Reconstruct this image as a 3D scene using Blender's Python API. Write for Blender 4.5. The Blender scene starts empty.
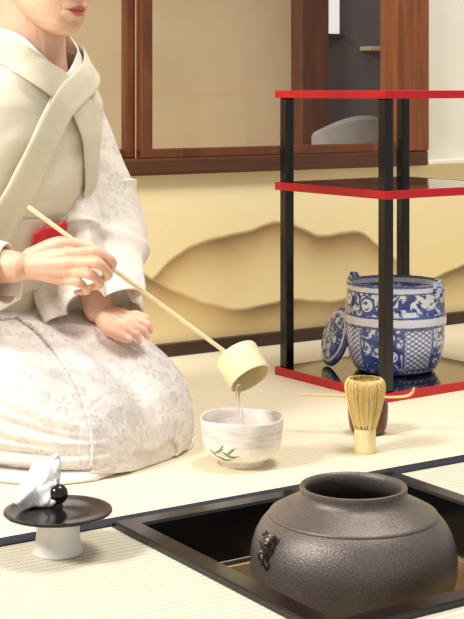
import bpy, bmesh, math, random
import numpy as np
from mathutils import Vector, Matrix, noise
random.seed(4)
C = bpy.context.scene.collection
PI = math.pi
# ------------------------------------------------------------------ camera model
F = 1470.0; H = 0.52; HY = 90.0; CX = 232.0
def W(px, py, Y): return Vector(((px-CX)*Y/F, Y, H-(py-HY)*Y/F))
def G(px, py, z=0.0):
    Y = (H-z)*F/(py-HY); return Vector(((px-CX)*Y/F, Y, z))
TH = math.radians(33); CT, ST = math.cos(TH), math.sin(TH)
def UV(u, v, z=0.0): return Vector((u*CT-v*ST, u*ST+v*CT, z))
def uz(px, py, v):
    k = (px-CX)/F
    u = v*(ST+k*CT)/(CT-k*ST); Y = u*ST+v*CT
    return u, H-(py-HY)*Y/F
cam = bpy.data.cameras.new('camera'); co = bpy.data.objects.new('camera', cam); C.objects.link(co)
co.location = (0, 0, H); co.rotation_euler = (PI/2, 0, 0)
cam.sensor_fit = 'AUTO'; cam.sensor_width = 36; cam.lens = F/619*36
cam.shift_y = -(309.5-HY)/619; cam.clip_start = 0.05
bpy.context.scene.camera = co
bpy.context.scene.view_settings.view_transform = 'Standard'

# ------------------------------------------------------------------ mesh helpers
def mesh_of(name, V, Fc):
    me = bpy.data.meshes.new(name); me.from_pydata([tuple(v) for v in V], [], Fc); me.update()
    bm = bmesh.new(); bm.from_mesh(me); bmesh.ops.recalc_face_normals(bm, faces=bm.faces); bm.to_mesh(me); bm.free()
    return me
class MB:
    def __init__(s): s.V = []; s.F = []
    def add(s, V, Fc):
        o = len(s.V); s.V += [Vector(v) for v in V]; s.F += [tuple(i+o for i in f) for f in Fc]; return s
    def box(s, c, size, bev=0.0, rot=None):
        bm = bmesh.new(); bmesh.ops.create_cube(bm, size=1)
        bmesh.ops.scale(bm, vec=size, verts=bm.verts)
        if bev: bmesh.ops.bevel(bm, geom=list(bm.edges), offset=bev, segments=2, affect='EDGES', profile=.5)
        bm.verts.index_update()
        V = [v.co.copy() for v in bm.verts]
        if rot is not None: V = [rot @ v for v in V]
        V = [v+Vector(c) for v in V]
        Fc = [tuple(v.index for v in f.verts) for f in bm.faces]; bm.free()
        return s.add(V, Fc)
    def loft(s, rings, cap=True, closed=True):
        n = len(rings[0]); V = [p for r in rings for p in r]; Fc = []
        for i in range(len(rings)-1):
            for j in range(n if closed else n-1):
                k = (j+1) % n
                Fc.append((i*n+j, i*n+k, (i+1)*n+k, (i+1)*n+j))
        if cap:
            Fc.append(tuple(range(n))[::-1]); Fc.append(tuple((len(rings)-1)*n+j for j in range(n)))
        return s.add(V, Fc)
    def tube(s, pts, rad, n=12, up=None, flat=1.0):
        pts = [Vector(p) for p in pts]; m = len(pts)
        if not hasattr(rad, '__len__'): rad = [rad]*m
        T = []
        for i in range(m):
            t = pts[min(i+1, m-1)]-pts[max(i-1, 0)]; T.append(t.normalized())
        a = Vector(up) if up else (Vector((0, 0, 1)) if abs(T[0].z) < .9 else Vector((1, 0, 0)))
        rings = []
        def rg(c, t, r, a):
            b = t.cross(a).normalized(); a2 = b.cross(t).normalized()
            return [c+a2*(r*flat*math.cos(q))+b*(r*math.sin(q)) for q in [2*PI*j/n for j in range(n)]], a2
        for k in (0.98, .85, .55):
            r, a = rg(pts[0]-T[0]*rad[0]*k*.9, T[0], rad[0]*math.sqrt(1-k*k), a); rings.append(r)
        for i in range(m):
            r, a = rg(pts[i], T[i], rad[i], a); rings.append(r)
        for k in (.55, .85, .98):
            r, a = rg(pts[-1]+T[-1]*rad[-1]*k*.9, T[-1], rad[-1]*math.sqrt(1-k*k), a); rings.append(r)
        return s.loft(rings)
    def lathe(s, prof, n=48, c=(0, 0, 0), M=None, cap=True):
        rings = []
        for r, z in prof:
            ring = [Vector((r*math.cos(2*PI*j/n), r*math.sin(2*PI*j/n), z)) for j in range(n)]
            if M is not None: ring = [M @ p for p in ring]
            rings.append([p+Vector(c) for p in ring])
        return s.loft(rings, cap)
    def build(s, name, mat, parent=None, loc=(0, 0, 0), rotz=0.0, smooth=True, off=None):
        V = s.V if off is None else [v-Vector(off) for v in s.V]
        me = mesh_of(name, V, s.F)
        return link(name, me, mat, parent, loc, rotz, smooth)
def link(name, me, mat, parent=None, loc=(0, 0, 0), rotz=0.0, smooth=True):
    me.materials.append(mat)
    if smooth:
        me.polygons.foreach_set('use_smooth', [True]*len(me.polygons))
        try: me.set_sharp_from_angle(angle=math.radians(42))
        except Exception: pass
    o = bpy.data.objects.new(name, me); C.objects.link(o)
    o.location = loc; o.rotation_euler = (0, 0, rotz)
    if parent: o.parent = parent
    return o
def tag(o, label, cat, group=None):
    o['label'] = label; o['category'] = cat
    if group: o['group'] = group
    return o
def thing(name, label, cat, loc=(0, 0, 0), rotz=0.0, group=None):
    o = bpy.data.objects.new(name, None); C.objects.link(o); o.empty_display_size = .05
    o.location = loc; o.rotation_euler = (0, 0, rotz); return tag(o, label, cat, group)
def struct(o): o['kind'] = 'structure'; return o
def crom(P, k=6):
    P = [Vector(p) for p in P]; Q = [P[0]*2-P[1]]+P+[P[-1]*2-P[-2]]; out = []
    for i in range(1, len(Q)-2):
        for j in range(k):
            t = j/k; a, b, c, d = Q[i-1:i+3]
            out.append(.5*((2*b)+(c-a)*t+(2*a-5*b+4*c-d)*t*t+(-a+3*b-3*c+d)*t**3))
    out.append(P[-1]); return out
def rint(R, m): # resample radii
    return list(np.interp(np.linspace(0, len(R)-1, m), range(len(R)), R))
def stube(mb, P, R, k=6, n=14, **kw):
    Q = crom(P, k); return mb.tube(Q, rint(R, len(Q)), n, **kw)

# ------------------------------------------------------------------ materials
def lin(c):
    f = lambda x: (x/12.92 if x <= .04045 else ((x+.055)/1.055)**2.4)
    return tuple(f(v/255) for v in c)+(1,)
class NT:
    def __init__(s, name):
        s.m = bpy.data.materials.new(name); s.m.use_nodes = True
        s.t = s.m.node_tree; s.b = s.t.nodes['Principled BSDF']; s._tc = None
    def n(s, typ, **kw):
        x = s.t.nodes.new(typ)
        for k, v in kw.items(): setattr(x, k, v)
        return x
    def put(s, sock, v):
        if isinstance(v, bpy.types.NodeSocket): s.t.links.new(v, sock)
        else: sock.default_value = v
    def m_(s, op, a, b=None, c=None, clamp=False):
        x = s.n('ShaderNodeMath', operation=op, use_clamp=clamp); s.put(x.inputs[0], a)
        if b is not None: s.put(x.inputs[1], b)
        if c is not None: s.put(x.inputs[2], c)
        return x.outputs[0]
    def obj(s):
        if not s._tc: s._tc = s.n('ShaderNodeTexCoord')
        return s._tc.outputs['Object']
    def sep(s):
        x = s.n('ShaderNodeSeparateXYZ'); s.put(x.inputs[0], s.obj()); return x.outputs
    def comb(s, a, b, c):
        x = s.n('ShaderNodeCombineXYZ')
        for i, v in enumerate((a, b, c)): s.put(x.inputs[i], v)
        return x.outputs[0]
    def noise(s, scale, vec=None, detail=3, rough=.5, dist=0):
        x = s.n('ShaderNodeTexNoise'); s.put(x.inputs['Vector'], vec or s.obj())
        x.inputs['Scale'].default_value = scale; x.inputs['Detail'].default_value = detail
        x.inputs['Roughness'].default_value = rough; x.inputs['Distortion'].default_value = dist
        return x.outputs[0]
    def voro(s, scale, vec=None, feature='F1', out='Distance'):
        x = s.n('ShaderNodeTexVoronoi', feature=feature); s.put(x.inputs['Vector'], vec or s.obj())
        x.inputs['Scale'].default_value = scale; return x.outputs[out]
    def map(s, v, a, b, c=0.0, d=1.0):
        x = s.n('ShaderNodeMapRange'); s.put(x.inputs[0], v)
        for i, q in enumerate((a, b, c, d)): s.put(x.inputs[i+1], q)
        return x.outputs[0]
    def mix(s, f, a, b):
        x = s.n('ShaderNodeMix', data_type='RGBA'); s.put(x.inputs[0], f)
        s.put(x.inputs[6], a if isinstance(a, bpy.types.NodeSocket) else lin(a))
        s.put(x.inputs[7], b if isinstance(b, bpy.types.NodeSocket) else lin(b)); return x.outputs[2]
    def scale(s, vec, sx, sy, sz):
        x = s.n('ShaderNodeMapping'); s.put(x.inputs[0], vec); x.inputs['Scale'].default_value = (sx, sy, sz); return x.outputs[0]
    def col(s, v): s.put(s.b.inputs['Base Color'], v if isinstance(v, bpy.types.NodeSocket) else lin(v)); return s
    def set(s, **kw):
        for k, v in kw.items(): s.put(s.b.inputs[k.replace('_', ' ')], v)
        return s
    def bump(s, h, strength=.3, dist=.002):
        x = s.n('ShaderNodeBump'); x.inputs['Strength'].default_value = strength; x.inputs['Distance'].default_value = dist
        s.put(x.inputs['Height'], h); s.put(s.b.inputs['Normal'], x.outputs[0]); return s
def simple(name, c, rough=.5, var=0.06, nscale=30, bump=0, bscale=200, **kw):
    t = NT(name); d = tuple(max(0, v*(1-var*2)) for v in c)
    t.col(t.mix(t.noise(nscale), d, tuple(min(255, v*(1+var)) for v in c))).set(Roughness=rough, **kw)
    if bump: t.bump(t.noise(bscale), bump)
    return t.m

def m_wood(name, c1, c2, rough=.4, ax=(40, 40, 4)):
    t = NT(name); v = t.scale(t.obj(), *ax); n = t.noise(1.0, v, 5, .6, 1.0)
    t.col(t.mix(t.map(n, .3, .7), c1, c2)).set(Roughness=rough); t.bump(n, .15); return t.m
M = {}
M['wood'] = m_wood('brown_wood', (82, 41, 20), (118, 66, 34), .4)
M['woodh'] = m_wood('brown_wood_rail', (66, 33, 17), (96, 54, 29), .4, (4, 40, 60))
M['woodred'] = m_wood('reddish_wood', (106, 54, 26), (140, 80, 42), .4)
M['dwood'] = m_wood('dark_wood', (46, 28, 20), (66, 42, 30), .4)
M['blacklac'] = simple('black_lacquer', (16, 13, 13), .22, .05)
M['boardlac'] = simple('polished_black_lacquer', (18, 14, 14), .10, .05, Coat_Weight=.6, Coat_Roughness=.04)
M['redlac'] = simple('red_lacquer', (200, 12, 32), .3, .05)
M['frame'] = simple('hearth_lacquer', (18, 17, 18), .16, .1)
M['bamboo'] = m_wood('bamboo', (230, 207, 156), (246, 231, 190), .45, (20, 20, 60))
M['bamboo2'] = m_wood('whisk_bamboo', (238, 214, 150), (249, 233, 182), .5, (60, 60, 10))
M['tine'] = m_wood('whisk_tines', (230, 200, 122), (246, 222, 152), .5, (60, 60, 10))
M['tine2'] = m_wood('whisk_core', (188, 150, 78), (212, 176, 100), .6, (60, 60, 10))
M['thread'] = simple('dark_thread', (50, 34, 22), .7)
M['caddy'] = simple('red_brown_lacquer', (98, 34, 22), .25, .1)
M['scoop'] = m_wood('scoop_bamboo', (206, 168, 106), (226, 194, 136), .5, (10, 60, 60))
M['white_cloth'] = simple('white_linen', (247, 247, 247), .9, .02, 60, .25, 700)
M['ceramic'] = simple('pale_ceramic', (238, 234, 228), .35, .06, 40)
M['lid'] = simple('dark_bronze', (30, 25, 26), .14, .15, 20)
M['clay'] = simple('hearth_clay', (208, 178, 130), .9, .12, 12)
M['ash'] = simple('ash', (214, 198, 168), .95, .08, 60, .5, 90)
M['steel'] = simple('iron_trivet', (50, 46, 44), .6)
M['black_cloth'] = simple('tatami_border_cloth', (30, 34, 50), .85, .2, 90)
M['red_silk'] = simple('red_silk', (214, 24, 36), .55, .1, 30)
M['collar'] = simple('collar_silk', (229, 220, 194), .85, .04, 12, .12, 500)
M['white_collar'] = simple('white_collar_silk', (244, 240, 232), .9, .03, 25)
M['hair'] = simple('black_hair', (26, 20, 17), .4, .2, 80)
M['chair'] = simple('grey_upholstery', (158, 153, 150), .8)
M['water'] = NT('water').col((255, 255, 255)).set(Roughness=0.0, IOR=1.33, Transmission_Weight=1.0).m

# tatami floor (object frame = room frame)
t = NT('tatami'); x, y, z = t.sep()
st = t.m_('SINE', t.m_('MULTIPLY', y, 2*PI/.0108)); st = t.map(st, -1, 1, 0, 1)
st2 = t.m_('SINE', t.m_('MULTIPLY', x, 2*PI/.0048))
nz = t.noise(1, t.scale(t.obj(), 6, 220, 1), 4); nb = t.noise(2.2, None, 3)
near = t.map(y, 1.555, 1.565)
ca = t.mix(near, (232, 226, 207), (246, 237, 212)); cb = t.mix(near, (191, 182, 156), (224, 209, 174))
c1 = t.mix(t.m_('ADD', t.m_('MULTIPLY', st, .58), t.m_('ADD', t.m_('MULTIPLY', nz, .45), t.m_('MULTIPLY', st2, .07)), clamp=True), cb, ca)
t.col(t.mix(t.map(nb, .3, .75, 0, .22), c1, (237, 222, 187))).set(Roughness=.6)
t.bump(t.m_('ADD', st, t.m_('MULTIPLY', st2, .3)), .45, .0016); M['tatami'] = t.m

WV = 2.476
t = NT('painted_hills'); pc = t.n('ShaderNodeAttribute', attribute_name='paint')
t.col(t.mix(t.map(t.noise(160, None, 3), .4, .7, 0, .06), pc.outputs['Color'], (206, 160, 90))).set(Roughness=.6); M['panel'] = t.m
M['plaster'] = simple('cream_plaster', (238, 231, 216), .9, .03, 6)
M['tan'] = simple('tan_plaster', (210, 186, 148), .9, .05, 4)
M['taupe'] = simple('taupe_panel', (112, 100, 101), .7, .08, 5)
M['paper'] = NT('bright_paper').col((250, 250, 250)).set(Roughness=.8, Emission_Color=(1, 1, 1, 1), Emission_Strength=.6).m
t = NT('window_glass'); tr = t.n('ShaderNodeBsdfTransparent'); gl = t.n('ShaderNodeBsdfGlossy'); gl.inputs['Roughness'].default_value = .03
mx = t.n('ShaderNodeMixShader'); mx.inputs[0].default_value = .02
t.t.links.new(tr.outputs[0], mx.inputs[1]); t.t.links.new(gl.outputs[0], mx.inputs[2])
t.t.links.new(mx.outputs[0], t.t.nodes['Material Output'].inputs[0]); M['glass'] = t.m

# kimono silk; the woven flower motifs come in as a painted mask on the cloth ("motif")
def kimono(name, base, dark, flower, amt):
    t = NT(name); at = t.n('ShaderNodeAttribute', attribute_name='motif')
    br = t.map(t.noise(60, None, 3), .3, .7, .6, 1)
    shade = t.m_('MULTIPLY', t.map(t.noise(40, None, 4, .6, 1.4), .5, .60), .28)
    mk = t.m_('MULTIPLY', t.m_('MAXIMUM', t.m_('MULTIPLY', at.outputs['Fac'], br), shade), amt)
    b = t.mix(t.map(t.noise(6), .3, .7), dark, base)
    t.col(t.mix(mk, b, flower)).set(Roughness=.75)
    t.bump(t.m_('ADD', t.m_('MULTIPLY', mk, .8), t.m_('MULTIPLY', t.noise(400, None, 2), .3)), .2, .003); return t.m
M['kimono'] = kimono('kimono_silk', (240, 232, 223), (230, 221, 211), (174, 163, 177), .80)
M['kimono_body'] = kimono('kimono_bodice_silk', (236, 227, 206), (228, 218, 194), (204, 194, 182), .35)
M['sleeve'] = kimono('kimono_sleeve_silk', (239, 230, 217), (230, 220, 205), (182, 171, 175), .72)
def add_motifs(o, seed, count, R, dens=1.0):
    me = o.data; nv = len(me.vertices); P = np.empty(nv*3); N = np.empty(nv*3)
    me.vertices.foreach_get('co', P); me.vertices.foreach_get('normal', N); P = P.reshape(-1, 3); N = N.reshape(-1, 3)
    rs = np.random.RandomState(seed); val = np.zeros(nv); cs = []; tries = 0
    while len(cs) < count and tries < count*30:
        tries += 1; i = rs.randint(nv)
        if P[i, 2] < .012: continue
        if not cs or np.min(np.sum((np.array(cs)-P[i])**2, 1)) > (R*1.7)**2: cs.append(P[i].copy())
        else: continue
        c = P[i]; nn = N[i]; r0 = R*rs.uniform(.7, 1.2); kind = rs.randint(3); ph = rs.uniform(0, 6.28)
        t1 = np.cross(nn, [0, 0, 1.0])
        if np.linalg.norm(t1) < .1: t1 = np.cross(nn, [0, 1.0, 0])
        t1 /= np.linalg.norm(t1); t2 = np.cross(nn, t1)
        D = P-c; sel = np.where(np.sum(D*D, 1) < (r0*2.1)**2)[0]
        if len(sel) == 0: continue
        D = D[sel]; a_ = D@t1; b_ = D@t2; r = np.hypot(a_, b_)/r0; th = np.arctan2(b_, a_)+ph
        if kind == 0:     # chrysanthemum, two rows of petals
            pet = np.abs(np.cos(5*th)); out = .82+.18*pet
            v = np.clip((out-r)/.1, 0, 1)*(.25+.75*np.clip((pet-.35)/.3, 0, 1)*np.clip((r-.16)/.1, 0, 1))
            v = np.where(np.abs(r-.50) < .06, v*.3, v)
        elif kind == 1:   # five petal blossom
            pet = np.abs(np.cos(2.5*th)); out = .45+.5*pet**.6
            v = np.clip((out-r)/.1, 0, 1)*np.where(r < .17, .15, .45+.55*np.clip((r-out+.28)/.15, 0, 1))
        else:             # spray of leaves
            v = np.zeros(len(r))
            for k in range(5):
                q = 2*np.pi*k/5+ph; lx = a_*np.cos(q)+b_*np.sin(q); ly = -a_*np.sin(q)+b_*np.cos(q)
                e = ((lx/r0-.58)/.42)**2+(ly/r0/.16)**2
                v = np.maximum(v, np.clip((1-e)*3, 0, 1)*.8)
        # curling stem beyond the head
        sx = a_*np.cos(ph)+b_*np.sin(ph); sy = -a_*np.sin(ph)+b_*np.cos(ph)
        stem = np.clip(1-np.abs(sy/r0-.35*np.sin(sx/r0*2.2))/.09, 0, 1)*(np.abs(sx/r0) > .9)*(np.abs(sx/r0) < 1.8)*.6
        val[sel] = np.maximum(val[sel], np.maximum(v, stem)*rs.uniform(.5, 1.0))
    at = me.attributes.new('motif', 'FLOAT', 'POINT'); at.data.foreach_set('value', val.astype(np.float32))

# skin with painted-in attribute masks
t = NT('skin')
at = t.n('ShaderNodeAttribute', attribute_name='lip'); ay = t.n('ShaderNodeAttribute', attribute_name='eye'); an = t.n('ShaderNodeAttribute', attribute_name='nail'); ak = t.n('ShaderNodeAttribute', attribute_name='blush')
b = t.mix(t.map(t.noise(30, None, 4), .3, .7), (226, 176, 146), (240, 197, 170))
b = t.mix(t.m_('MULTIPLY', ak.outputs['Fac'], .5), b, (212, 132, 106))
b = t.mix(at.outputs['Fac'], b, (200, 88, 88)); b = t.mix(ay.outputs['Fac'], b, (40, 28, 26)); b = t.mix(an.outputs['Fac'], b, (250, 208, 198))
t.col(b).set(Roughness=.5); t.put(t.b.inputs['Subsurface Weight'], .1); t.b.inputs['Subsurface Radius'].default_value = (.010, .004, .002)
t.bump(t.noise(210, None, 5), .25, .0012)
M['skin'] = t.m

# cast iron
t = NT('cast_iron'); n1 = t.noise(400, None, 4, .65); n2 = t.noise(9); n3 = t.noise(400, None, 2)
cc_ = t.mix(t.map(n2, .3, .7), (104, 94, 88), (132, 121, 113))
t.col(t.mix(t.map(n3, .42, .62, 0, .40), cc_, (78, 70, 65))).set(Roughness=.31, Metallic=.42); t.bump(n1, .6, .0012); M['iron'] = t.m
M['lug'] = simple('dark_iron', (84, 76, 71), .3, .3, 200, .4, 300, Metallic=.45)

# tea bowl glaze
t = NT('bowl_glaze'); x, y, z = t.sep()
ang = t.m_('ARCTAN2', x, t.m_('MULTIPLY', y, -1.0))      # 0 faces -y, + to +x
band = t.noise(1, t.comb(t.m_('MULTIPLY', ang, 1.2), 0.0, t.m_('MULTIPLY', z, 250)), 3)
zone = t.m_('MULTIPLY', t.map(z, .026, .036), t.map(z, .0665, .058))
b = t.mix(t.map(t.noise(55, None, 4, .6), .35, .65), (236, 226, 216), (250, 244, 236))
b = t.mix(t.m_('MULTIPLY', t.m_('MULTIPLY', t.map(band, .42, .68), zone), .68), b, (208, 180, 166))
leafm = None
for a0, z0, rot, la, lb in ((-.56, .0275, .5, .012, .0023), (-.28, .024, -.45, .012, .0025), (-.54, .019, -.25, .012, .0023), (-.20, .029, .75, .010, .0021), (-.36, .0160, .15, .010, .0019), (-.74, .024, -.6, .010, .0020), (-.12, .022, .1, .009, .0016), (-.46, .032, 1.0, .009, .0018), (-.42, .023, -.3, .028, .0006)):
    p = t.m_('MULTIPLY', t.m_('SUBTRACT', ang, a0-.10), .05); q = t.m_('SUBTRACT', z, z0)
    cr, sr = math.cos(rot), math.sin(rot)
    pp = t.m_('ADD', t.m_('MULTIPLY', p, cr/la), t.m_('MULTIPLY', q, sr/la)); qq = t.m_('SUBTRACT', t.m_('MULTIPLY', q, cr/lb), t.m_('MULTIPLY', p, sr/lb))
    e = t.map(t.m_('ADD', t.m_('MULTIPLY', pp, pp), t.m_('ABSOLUTE', qq)), 1.0, .7)
    leafm = e if leafm is None else t.m_('MAXIMUM', leafm, e)
b = t.mix(t.m_('MULTIPLY', leafm, t.map(t.noise(160), .3, .7, .7, 1)), b, (84, 112, 70)); t.col(b).set(Roughness=.25); t.bump(band, .15, .001); M['bowl'] = t.m

# blue and white porcelain
t = NT('blue_white_porcelain'); x, y, z = t.sep(); ang = t.m_('ARCTAN2', y, x)
vec = t.comb(t.m_('MULTIPLY', ang, 1.25), 0.0, t.m_('MULTIPLY', z, 15))
vd = t.voro(1.35, vec); n = t.noise(2.5, vec, 4, .6, 1.8); vs = t.voro(5.0, vec)
fl = t.m_('MAXIMUM', t.map(n, .470, .508), t.m_('MULTIPLY', t.map(vs, .33, .26), .85)); cut = t.map(vd, .28, .31)
fig = t.m_('MULTIPLY', fl, cut); fig = t.m_('MAXIMUM', fig, t.m_('MULTIPLY', t.map(vd, .32, .30), t.map(vd, .22, .24)))
fig = t.m_('MAXIMUM', fig, t.m_('MULTIPLY', t.map(vd, .2, .17), t.map(t.voro(7, vec), .38, .30)))
la = t.m_('ABSOLUTE', t.m_('SINE', t.m_('ADD', t.m_('MULTIPLY', ang, 20), t.m_('MULTIPLY', z, 360))))
lb = t.m_('ABSOLUTE', t.m_('SINE', t.m_('SUBTRACT', t.m_('MULTIPLY', ang, 20), t.m_('MULTIPLY', z, 360))))
lat = t.map(t.m_('MINIMUM', la, lb), .48, .32)
low = t.m_('MULTIPLY', t.map(z, .083, .082), t.map(t.m_('SINE', t.m_('MULTIPLY', ang, 4)), .3, .4))
edge_ = t.m_('MULTIPLY', t.m_('MULTIPLY', t.map(z, .083, .082), t.map(t.m_('SINE', t.m_('MULTIPLY', ang, 4)), .10, .2)), t.map(t.m_('SINE', t.m_('MULTIPLY', ang, 4)), .4, .3))
mk = t.m_('ADD', t.m_('MULTIPLY', fig, t.m_('SUBTRACT', 1.0, low)), t.m_('MULTIPLY', lat, low))
mk = t.m_('MAXIMUM', mk, edge_)
for a, b2, v in ((0, .006, .95), (.010, .014, .9), (.089, .103, .02), (.084, .089, .95), (.103, .107, .95), (.145, .148, .95), (.148, .1565, .03), (.1565, .161, .9)):
    inb = t.m_('MULTIPLY', t.map(z, a, a+.0006), t.map(z, b2, b2-.0006))
    mk = t.m_('ADD', t.m_('MULTIPLY', mk, t.m_('SUBTRACT', 1.0, inb)), t.m_('MULTIPLY', inb, v))
sh_ = t.mix(t.map(t.noise(55), .3, .7), (28, 46, 120), (72, 100, 172))
t.col(t.mix(mk, (229, 232, 240), sh_)).set(Roughness=.07, Coat_Weight=.5); M['porc'] = t.m
t = NT('blue_white_lid'); x, y, z = t.sep(); r = t.m_('SQRT', t.m_('ADD', t.m_('MULTIPLY', x, x), t.m_('MULTIPLY', y, y)))
vv = t.voro(48); nn = t.noise(58, None, 4, .6, 1.6)
mk = t.m_('MAXIMUM', t.m_('MULTIPLY', t.map(nn, .42, .48), t.map(vv, .28, .34)), t.m_('MULTIPLY', t.map(r, .048, .049), 1.0))
mk = t.m_('MULTIPLY', mk, t.m_('SUBTRACT', 1.0, t.m_('MULTIPLY', t.map(r, .043, .0435), t.map(r, .0475, .047))))
t.col(t.mix(mk, (220, 226, 238), t.mix(t.noise(40), (28, 46, 120), (72, 100, 172)))).set(Roughness=.1); M['porclid'] = t.m
t = NT('blue_white_ear'); t.col(t.mix(t.map(t.noise(95, None, 3, .6, 1.2), .44, .52), (30, 48, 118), (206, 215, 234))).set(Roughness=.12); M['earblue'] = t.m

# ------------------------------------------------------------------ room shell
fl = MB(); us = (-3, .837, 1.259, 5); vs = (-1.5, 1.119, 1.541, 4.2)
for i in range(3):
    for j in range(3):
        if i == 1 and j == 1: continue
        fl.box(((us[i]+us[i+1])/2, (vs[j]+vs[j+1])/2, -.02), (us[i+1]-us[i], vs[j+1]-vs[j], .04))
struct(fl.build('floor', M['tatami'], rotz=TH, smooth=False))
struct(MB().box((1.0, 1.5595, .0008), (8, .027, .002)).build('trim_1', M['black_cloth'], rotz=TH, smooth=False))

# painted lower wall panel: airbrushed hills in gold mist, painted as a colour layer on a fine grid
r1 = [(100, 336), (130, 304), (155, 277), (180, 254), (205, 241), (232, 235), (255, 229), (278, 222), (300, 227), (322, 236), (345, 232), (362, 232), (378, 244), (400, 262), (425, 288), (464, 326)]
r2 = [(60, 236), (100, 250), (130, 265), (150, 277), (172, 289), (195, 298), (220, 306), (240, 309), (262, 306), (285, 300), (310, 300), (335, 301), (360, 296), (385, 297), (405, 297), (430, 281), (464, 265)]
def ridge(px):
    P = crom([Vector((*uz(a, b, WV), 0)) for a, b in px], 8)
    xs = np.array([p.x for p in P]); zs_ = np.array([p.y for p in P]); o = np.argsort(xs); return xs[o], zs_[o]
RR = [ridge(q) for q in (r1, r2)]
U0, U1 = 1.24, 2.44
ug = np.concatenate([np.linspace(-2.5, U0, 180)[:-1], np.linspace(U0, U1, 560), np.linspace(U1, 4.5, 120)[1:]])
zg = np.linspace(0, .355, 170)
V = []; Fc = []; colr = []
L3 = lambda c: np.array(lin(c)[:3])
cream, gold0 = L3((249, 232, 184)), L3((245, 218, 152))
spec = [(L3((92, 50, 16)), L3((222, 172, 92)), .95, .042, .060, .012), (L3((56, 30, 12)), L3((206, 154, 78)), 1.0, .040, .060, .010)]
for u in ug:
    q = (u-U0)/(U1-U0); q = abs((q % 2)); q = 2-q if q > 1 else q; ue = U0+q*(U1-U0)
    for zz in zg:
        nz_ = noise.noise((ue*5, zz*6, 1.3)); fine = noise.noise((ue*34, zz*34, 7.7))
        c = gold0*(1-zz/.355)+cream*(zz/.355); c = c+(cream-c)*max(0, nz_)*.7
        for (xs, zr), (dk, gd, s1, f1, f2, sf) in zip(RR, spec):
            d = float(np.interp(ue, xs, zr))-zz+fine*.0025
            ins = min(1, max(0, (d+sf*.4)/sf)); ins = ins*ins*(3-2*ins)
            if ins > 0:
                d = max(d, 0); vary = .80+.8*noise.noise((ue*6, 3.1+zz*4, s1*9)); ff = f1*(1+.5*noise.noise((ue*6, 9.1, f1*90)))
                base_ = gold0*.4+cream*.6
                c = c+(base_-c)*ins
                c = c+(gd-c)*ins*math.exp(-d/f2)*.7
                c = c+(dk-c)*ins*min(1, max(.3, s1*vary))*math.exp(-d/ff)*.9
        V.append((u, WV+.005, zz)); colr += [c[0], c[1], c[2], 1.0]
nz2 = len(zg)
for i in range(len(ug)-1):
    for j in range(nz2-1): Fc.append((i*nz2+j, (i+1)*nz2+j, (i+1)*nz2+j+1, i*nz2+j+1))
# backing box of the same panel
nb0 = len(V)
for u in (ug[0], ug[-1]):
    for dv in (.0052, .035):
        for zz in (0, .3548): V.append((u, WV+dv, zz)); colr += [cream[0], cream[1], cream[2], 1.0]
for q in ((0, 1, 3, 2), (4, 6, 7, 5), (2, 3, 7, 6), (0, 2, 6, 4), (1, 5, 7, 3)): Fc.append(tuple(nb0+i for i in q))
pm = bpy.data.meshes.new('wall_back'); pm.from_pydata(V, [], Fc); pm.update()
ca_ = pm.color_attributes.new('paint', 'FLOAT_COLOR', 'POINT'); ca_.data.foreach_set('color', np.array(colr, np.float32))
struct(link('wall_back', pm, M['panel'], rotz=TH, smooth=False))
struct(MB().box((1.0, WV, .0125), (7, .022, .025), .003).build('baseboard_back', M['dwood'], rotz=TH, smooth=False))
ur = uz(424, 90, WV)[0]
struct(MB().box((ur+1.2, WV+.02, .93), (2.4, .03, 1.15)).build('wall_right', M['plaster'], rotz=TH, smooth=False))
struct(MB().box((ur+1.2, WV-.008, .362), (2.4, .03, .010), .002).build('trim_2', M['plaster'], rotz=TH, smooth=False))
ul = -1.5
struct(MB().box(((ul+ur)/2, WV+.012, .3715), (ur-ul, .055, .033), .004).build('trim_3', M['woodh'], rotz=TH, smooth=False))
struct(MB().box(((ul+ur)/2, WV+.012, 1.45), (ur-ul, .055, .06), .004).build('trim_4', M['woodh'], rotz=TH, smooth=False))
def post(n, pxa, pxb, dv, dep, mat):
    a, b = uz(pxa, 90, WV)[0], uz(pxb, 90, WV)[0]
    struct(MB().box(((a+b)/2, WV+dv, .9065), (b-a, dep, 1.037), .003).build('trim_%d' % n, mat, rotz=TH, smooth=False))
post(5, 392, 424, .012, .06, M['woodred'])
# two sliding sashes: stiles, bottom rail and a glass pane each
def sash(n, px0, px1, dv, sl, sr):
    a, b = uz(px0, 90, WV)[0], uz(px1, 90, WV)[0]; v = WV+dv
    mb = MB()
    mb.box((a+sl/2, v, .902), (sl, .022, 1.028), .003); mb.box((b-sr/2, v, .902), (sr, .022, 1.028), .003)
    mb.box(((a+b)/2, v, .397), (b-a, .021, .018), .002); mb.box(((a+b)/2, v, 1.40), (b-a, .021, .03), .002)
    w = struct(mb.build('window_%d' % n, M['wood'], rotz=TH, smooth=False))
    MB().box(((a+b)/2, v, .902), (b-a-.03, .003, .99)).build('window_pane', M['glass'], w, smooth=False)
sash(1, -260, 139, .024, .03, .021)
sash(2, 138, 402, -.002, .026, .02)
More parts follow.
